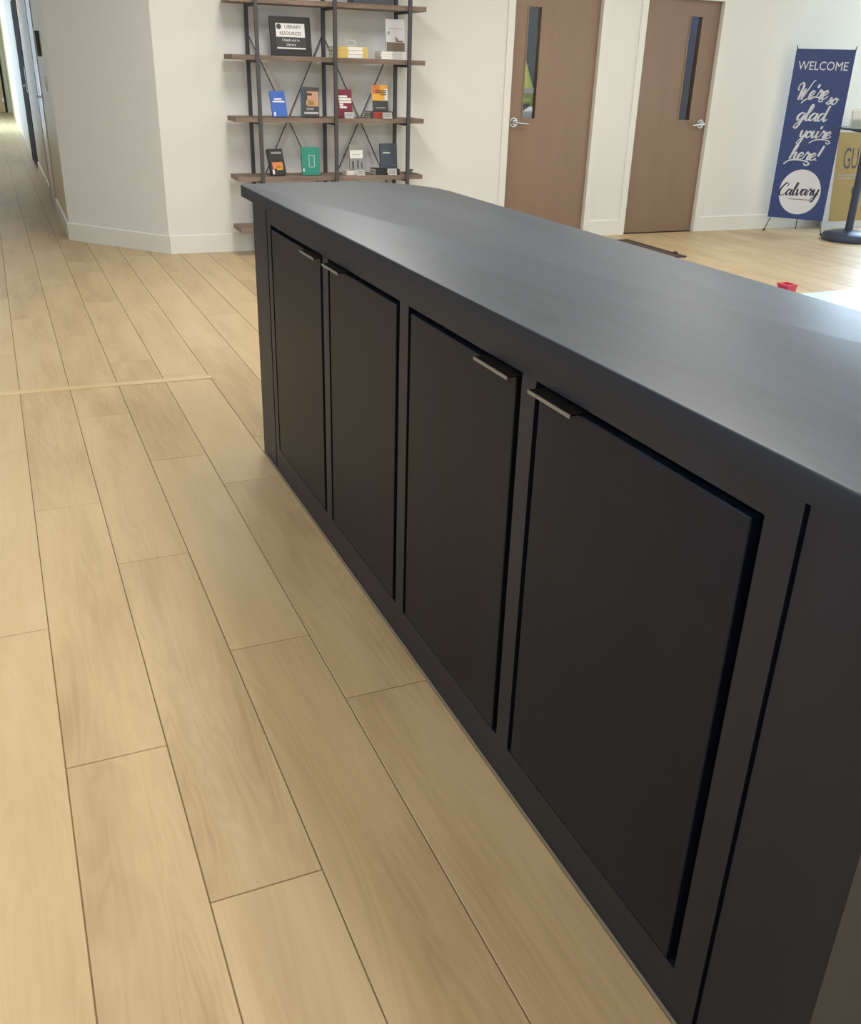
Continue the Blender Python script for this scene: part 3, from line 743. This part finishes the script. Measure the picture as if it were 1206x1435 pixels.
bL, bR = Vector((7.235, 7.87, 0)), Vector((7.575, 7.455, 0))
BW = (bR-bL).length; BH = 1.555; BZ = 0.14
ang = math.atan2((bR-bL).y, (bR-bL).x)
bn = tag(empty('banner_stand', (bL+bR)/2, ang), 'tall navy blue welcome banner on a thin stand before the white wall', 'banner')
bn.rotation_euler = (0, 0, ang)
M['nav'] = mat('navy_banner_vinyl', lin(54, 72, 130), 0.45, noise=0.03, nscale=4)
M['ink'] = mat('white_ink', lin(226, 230, 240), 0.5, noise=0.02)
M['nink'] = mat('navy_ink', lin(44, 48, 70), 0.5, noise=0.02)
bm = bmesh.new(); bm_box(bm, -BW/2, BW/2, -.0008, .0008, BZ, BZ+BH); obj('banner_sheet', bm, M['nav'], bn)
for sx in (-1, 1):                                                     # crossed poles and feet
    bm = bmesh.new(); bm_cyl(bm, (sx*BW*.5, .012, BZ+BH+.03), (sx*BW*.06, .05, .78), .005, 8); bm_cyl(bm, (sx*BW*.06, .05, .78), (sx*BW*.52, -.005, .012), .005, 8); obj('pole', bm, M['steel'], bn)
    bm = bmesh.new(); bm_cyl(bm, (sx*BW*.52, -.005, 0), (sx*BW*.52, -.005, .022), .013, 10); obj('foot', bm, M['steel'], bn)
    for zz in (BZ+.012, BZ+BH-.012):
        bm = bmesh.new(); bm_cyl(bm, (sx*(BW/2-.015), -.003, zz), (sx*(BW/2-.015), .006, zz), .010, 12); obj('grommet', bm, M['steel'], bn)
bm = bmesh.new(); bm_box(bm, -.05, .05, .035, .065, .74, .82); obj('hub', bm, M['steel'], bn)
bm = bmesh.new(); bm_cyl(bm, (0, .05, .78), (0, .24, .01), .005, 8); obj('rear_leg', bm, M['steel'], bn)
bm = bmesh.new(); bm_cyl(bm, (-BW/2, .006, BZ+BH-.003), (BW/2, .006, BZ+BH-.003), .005, 8); obj('top_rod', bm, M['steel'], bn)
yl = -.0018
U = lambda u: (u-.5)*BW
Zv = lambda v: BZ+BH*(1-v)
text_mesh('lettering', 'WELCOME', .108, M['ink'], bn, (0, yl, Zv(.115)), HX, sx=BW*.86/.53)
script("We're", U(.13), Zv(.285), BW*.53, .074, .0150, M['ink'], bn, yl, rise=.05)
swash([(U(.24), Zv(.305)), (U(.30), Zv(.285)), (U(.42), Zv(.268)), (U(.55), Zv(.272)), (U(.60), Zv(.288)), (U(.55), Zv(.293)), (U(.53), Zv(.284))], .010, M['ink'], bn, yl)
script("so", U(.66), Zv(.305), BW*.18, .056, .0150, M['ink'], bn, yl)
script("glad", U(.20), Zv(.405), BW*.50, .070, .0150, M['ink'], bn, yl)
script("you're", U(.30), Zv(.503), BW*.54, .062, .0138, M['ink'], bn, yl)
swash([(U(.50), Zv(.535)), (U(.58), Zv(.517)), (U(.70), Zv(.510)), (U(.82), Zv(.515)), (U(.86), Zv(.528)), (U(.81), Zv(.534)), (U(.79), Zv(.524))], .010, M['ink'], bn, yl)
script("here!", U(.20), Zv(.635), BW*.52, .066, .0150, M['ink'], bn, yl)
swash([(U(.12), Zv(.668)), (U(.20), Zv(.645)), (U(.34), Zv(.638)), (U(.50), Zv(.643)), (U(.57), Zv(.658)), (U(.51), Zv(.668)), (U(.47), Zv(.655))], .012, M['ink'], bn, yl)
bm = bmesh.new(); rx_, rz_ = BW*.37, .215
vs = [bm.verts.new((U(.5)+rx_*math.cos(2*math.pi*k/48), yl, Zv(.832)+rz_*math.sin(2*math.pi*k/48))) for k in range(48)]
bm.faces.new(vs); obj('round_logo', bm, M['ink'], bn)
script("Calvary", U(.12), Zv(.860), BW*.70, .058, .0125, M['nink'], bn, yl-.001, shear=.22, rise=.06)
bm = bmesh.new(); bm_box(bm, U(.32), U(.74), yl-.0012, yl-.0008, Zv(.880), Zv(.874)); obj('fine_print', bm, P['grey'], bn)

# ================================================================== TABLE AND POSTER BY THE BANNER
tcx, tcy = 7.63, 7.15
tb = tag(empty('bistro_table', (tcx, tcy, 0)), 'round high table with a glass top, blue grey column and disc base', 'table')
M['bluegrey'] = mat('blue_grey_metal', lin(62, 72, 92), 0.42, metal=0.3, noise=0.04)
bm = bmesh.new(); bm_lathe(bm, [(.235, 0), (.24, .008), (.24, .050), (.225, .070), (.12, .095), (.06, .10)], seg=48); obj('base_disc', bm, M['bluegrey'], tb, smooth=True)
bm = bmesh.new(); bm_lathe(bm, [(.038, .1005), (.038, 1.0)], seg=24); obj('column', bm, M['bluegrey'], tb, smooth=True)
bm = bmesh.new(); bm_lathe(bm, [(.05, .985), (.16, 1.000), (.16, 1.014)], seg=32); obj('support_plate', bm, M['bluegrey'], tb, smooth=True)
bm = bmesh.new(); bm_lathe(bm, [(.275, 1.0145), (.28, 1.018), (.28, 1.026), (.275, 1.0295)], seg=48); obj('glass_top', bm, M['tint'], tb, smooth=True)
bm = bmesh.new(); bm_lathe(bm, [(.2805, 1.0145), (.290, 1.0145), (.290, 1.030), (.2805, 1.030)], seg=48)
bm.faces.ensure_lookup_table(); bmesh.ops.delete(bm, geom=[f for f in bm.faces if len(f.verts) > 4], context='FACES'); obj('rim', bm, M['bluegrey'], tb, smooth=True)
ah = tag(empty('brochure_holder', (tcx-.15, tcy+.02, 1.030), -.5), 'clear acrylic brochure holder with white leaflets on the glass table', 'holder')
bm = bmesh.new(); bm_box(bm, -.07, .07, -.04, .04, 0, .004); bm_box(bm, -.07, .07, .036, .04, .004, .17); bm_box(bm, -.07, .07, -.04, -.036, .004, .08)
obj('acrylic_shell', bm, M['glass'], ah)
bm = bmesh.new(); bm_box(bm, -.062, .062, -.02, .02, .005, .15); obj('leaflets', bm, P['white'], ah)
ps = tag(empty('poster_board', (8.40, 7.80, 0)), 'yellow poster board with a white border standing behind the glass table', 'poster')
ps.rotation_euler = (-.10, 0, 0)
M['backlit_yellow'] = mat('backlit_yellow_print', lin(156, 130, 74), 0.5, noise=0.03)  # yellow darkened in its colour, as a poster seen against the light
bm = bmesh.new(); bm_box(bm, -.47, .47, 0, .02, 0.002, 1.0); obj('board', bm, P['silver'], ps)  # white border coloured grey, the same backlit dimness put into its colour
bm = bmesh.new(); bm_box(bm, -.385, .42, -.0012, -.0002, .075, .955); obj('yellow_panel', bm, M['backlit_yellow'], ps)
text_mesh('lettering', 'GU', .30, P['charcoal'], ps, (-.29, -.002, .60), HX, align='LEFT', sx=.5)
text_mesh('lettering', 'S', .34, P['charcoal'], ps, (-.13, -.002, .20), HX, align='LEFT', sx=.8)
bm = bmesh.new()
for k in range(2): bm_box(bm, -.33, -.05, -.0022, -.0014, .53-k*.03, .542-k*.03)
obj('fine_print', bm, P['grey'], ps)

# ================================================================== THINGS SEEN THROUGH THE DOOR WINDOW
jk = tag(empty('lime_jacket', (4.98, 9.40, 0)), 'lime green work jacket hanging behind the left door window', 'jacket')
M['lime'] = mat('lime_cloth', lin(206, 224, 92), 0.8, noise=0.12, nscale=12)
bm = bmesh.new()
bm_prism(bm, [(-.22, -.06), (.22, -.06), (.25, .0), (.22, .07), (-.22, .07), (-.25, 0)], 1.12, 1.55)
for v in bm.verts:
    if v.co.z > 1.4: v.co.x *= .35; v.co.y *= .6
obj('body', bm, M['lime'], jk, bev=.02)
for s_ in (-1, 1):
    bm = bmesh.new(); bm_cyl(bm, (s_*.10, 0, 1.50), (s_*.27, -.01, 1.08), .045, 12, r2=.04); obj('sleeve', bm, M['lime'], jk, smooth=True)
bm = bmesh.new(); bm_box(bm, -.24, .24, -.072, -.066, 1.22, 1.27); obj('reflective_band', bm, P['silver'], jk)
bm = bmesh.new(); bm_box(bm, -.01, .01, .045, .55, 1.53, 1.56); obj('hook', bm, M['steel'], jk)
lm = tag(empty('pedestal_fan', (5.06, 9.10, 0)), 'white round topped appliance behind the left door window', 'appliance')
bm = bmesh.new(); bm_lathe(bm, [(.14, 0), (.14, .03), (.11, .05), (.10, .86), (.06, .90)], seg=28); obj('stand', bm, P['white'], lm, smooth=True)
bm = bmesh.new(); bm_lathe(bm, [(.03, .9005), (.08, .93), (.10, .99), (.085, 1.06), (.03, 1.10)], seg=28); obj('round_top', bm, P['silver'], lm, smooth=True)
rl = tag(empty('added_lamp', (4.6, 9.0, 2.5)), 'small round lamp added to light the room behind the left door', 'lamp')  # unseen lamp, added to brighten what shows through the door window
bm = bmesh.new(); bm_lathe(bm, [(.10, -.001), (.12, -.03), (.09, -.06)], seg=24); obj('shade', bm, emit_mat('added_lamp_shade', (1, .96, .9, 1), 4), rl, smooth=True)
dl = bpy.data.lights.new('added_lamp_light', 'POINT'); dl.energy = 45; dl.shadow_soft_size = .1
do = bpy.data.objects.new('added_lamp_light', dl); C.objects.link(do); do.location = (4.6, 9.0, 2.38)
d2 = bpy.data.lights.new('blue_room_light', 'POINT'); d2.energy = 9; d2.shadow_soft_size = .1; d2.color = (.75, .85, 1)
o2 = bpy.data.objects.new('blue_room_light', d2); C.objects.link(o2); o2.location = (6.1, 9.2, 2.3)

# ================================================================== HALL FITTINGS
cr = tag(empty('card_reader', (hx(9.75), 9.75, 1.42)), 'dark card reader on the cream hallway wall', 'card reader')
bm = bmesh.new(); bm_box(bm, -.03, -.0005, -.06, .06, 0, .20); obj('housing', bm, P['charcoal'], cr, bev=.004)
bm = bmesh.new(); bm_box(bm, -.032, -.0302, -.04, .04, .11, .17); obj('display', bm, P['grey'], cr)
sw = tag(empty('light_switch', (hx(9.45), 9.45, 1.15)), 'white light switch plate below the card reader', 'switch')
bm = bmesh.new(); bm_box(bm, -.010, -.0005, -.04, .04, 0, .12); obj('plate', bm, P['white'], sw, bev=.002)
bm = bmesh.new(); bm_box(bm, -.016, -.0102, -.012, .012, .035, .085); obj('rocker', bm, P['white'], sw)

# ================================================================== CEILING LIGHTS
M['diff'] = emit_mat('lit_diffuser', (1, .93, .82, 1), 3.0)
def ceiling_light(x, y, z, w, d, power, label, col=WARM):
    r = tag(empty('ceiling_light', (x, y, z)), label, 'ceiling light', 'ceiling light panels')
    bm = bmesh.new()
    for b in ((-w/2, w/2, -d/2, -d/2+.03), (-w/2, w/2, d/2-.03, d/2), (-w/2, -w/2+.03, -d/2+.03, d/2-.03), (w/2-.03, w/2, -d/2+.03, d/2-.03)): bm_box(bm, b[0], b[1], b[2], b[3], -.03, -.0005)
    obj('frame', bm, M['trimw'], r)
    bm = bmesh.new(); bm_box(bm, -w/2+.031, w/2-.031, -d/2+.031, d/2-.031, -.012, -.006); obj('diffuser', bm, M['diff'], r)
    l = area('ceiling_light_lamp', (x, y, z-.035), (0, 0, -1), w-.06, d-.06, power, col); return r
for x in (-1.3, 1.8, 4.9):
    for y in (-1.5, 2.2, 5.9):
        if x < 0 and y > 5: continue
        ceiling_light(x, y, CEIL, .6, 1.2, {-1.3: 25, 1.8: 34, 4.9: 20}[x], 'white framed ceiling light panel '+{-1.3: 'above the walkway beside the black cabinet', 1.8: 'above the grey worktop', 4.9: 'above the floor before the brown doors'}[x])
for y in (14.5, 18.5): ceiling_light(-.5, y, HALLCEIL, .6, .6, 8, 'white framed ceiling light panel in the hallway')
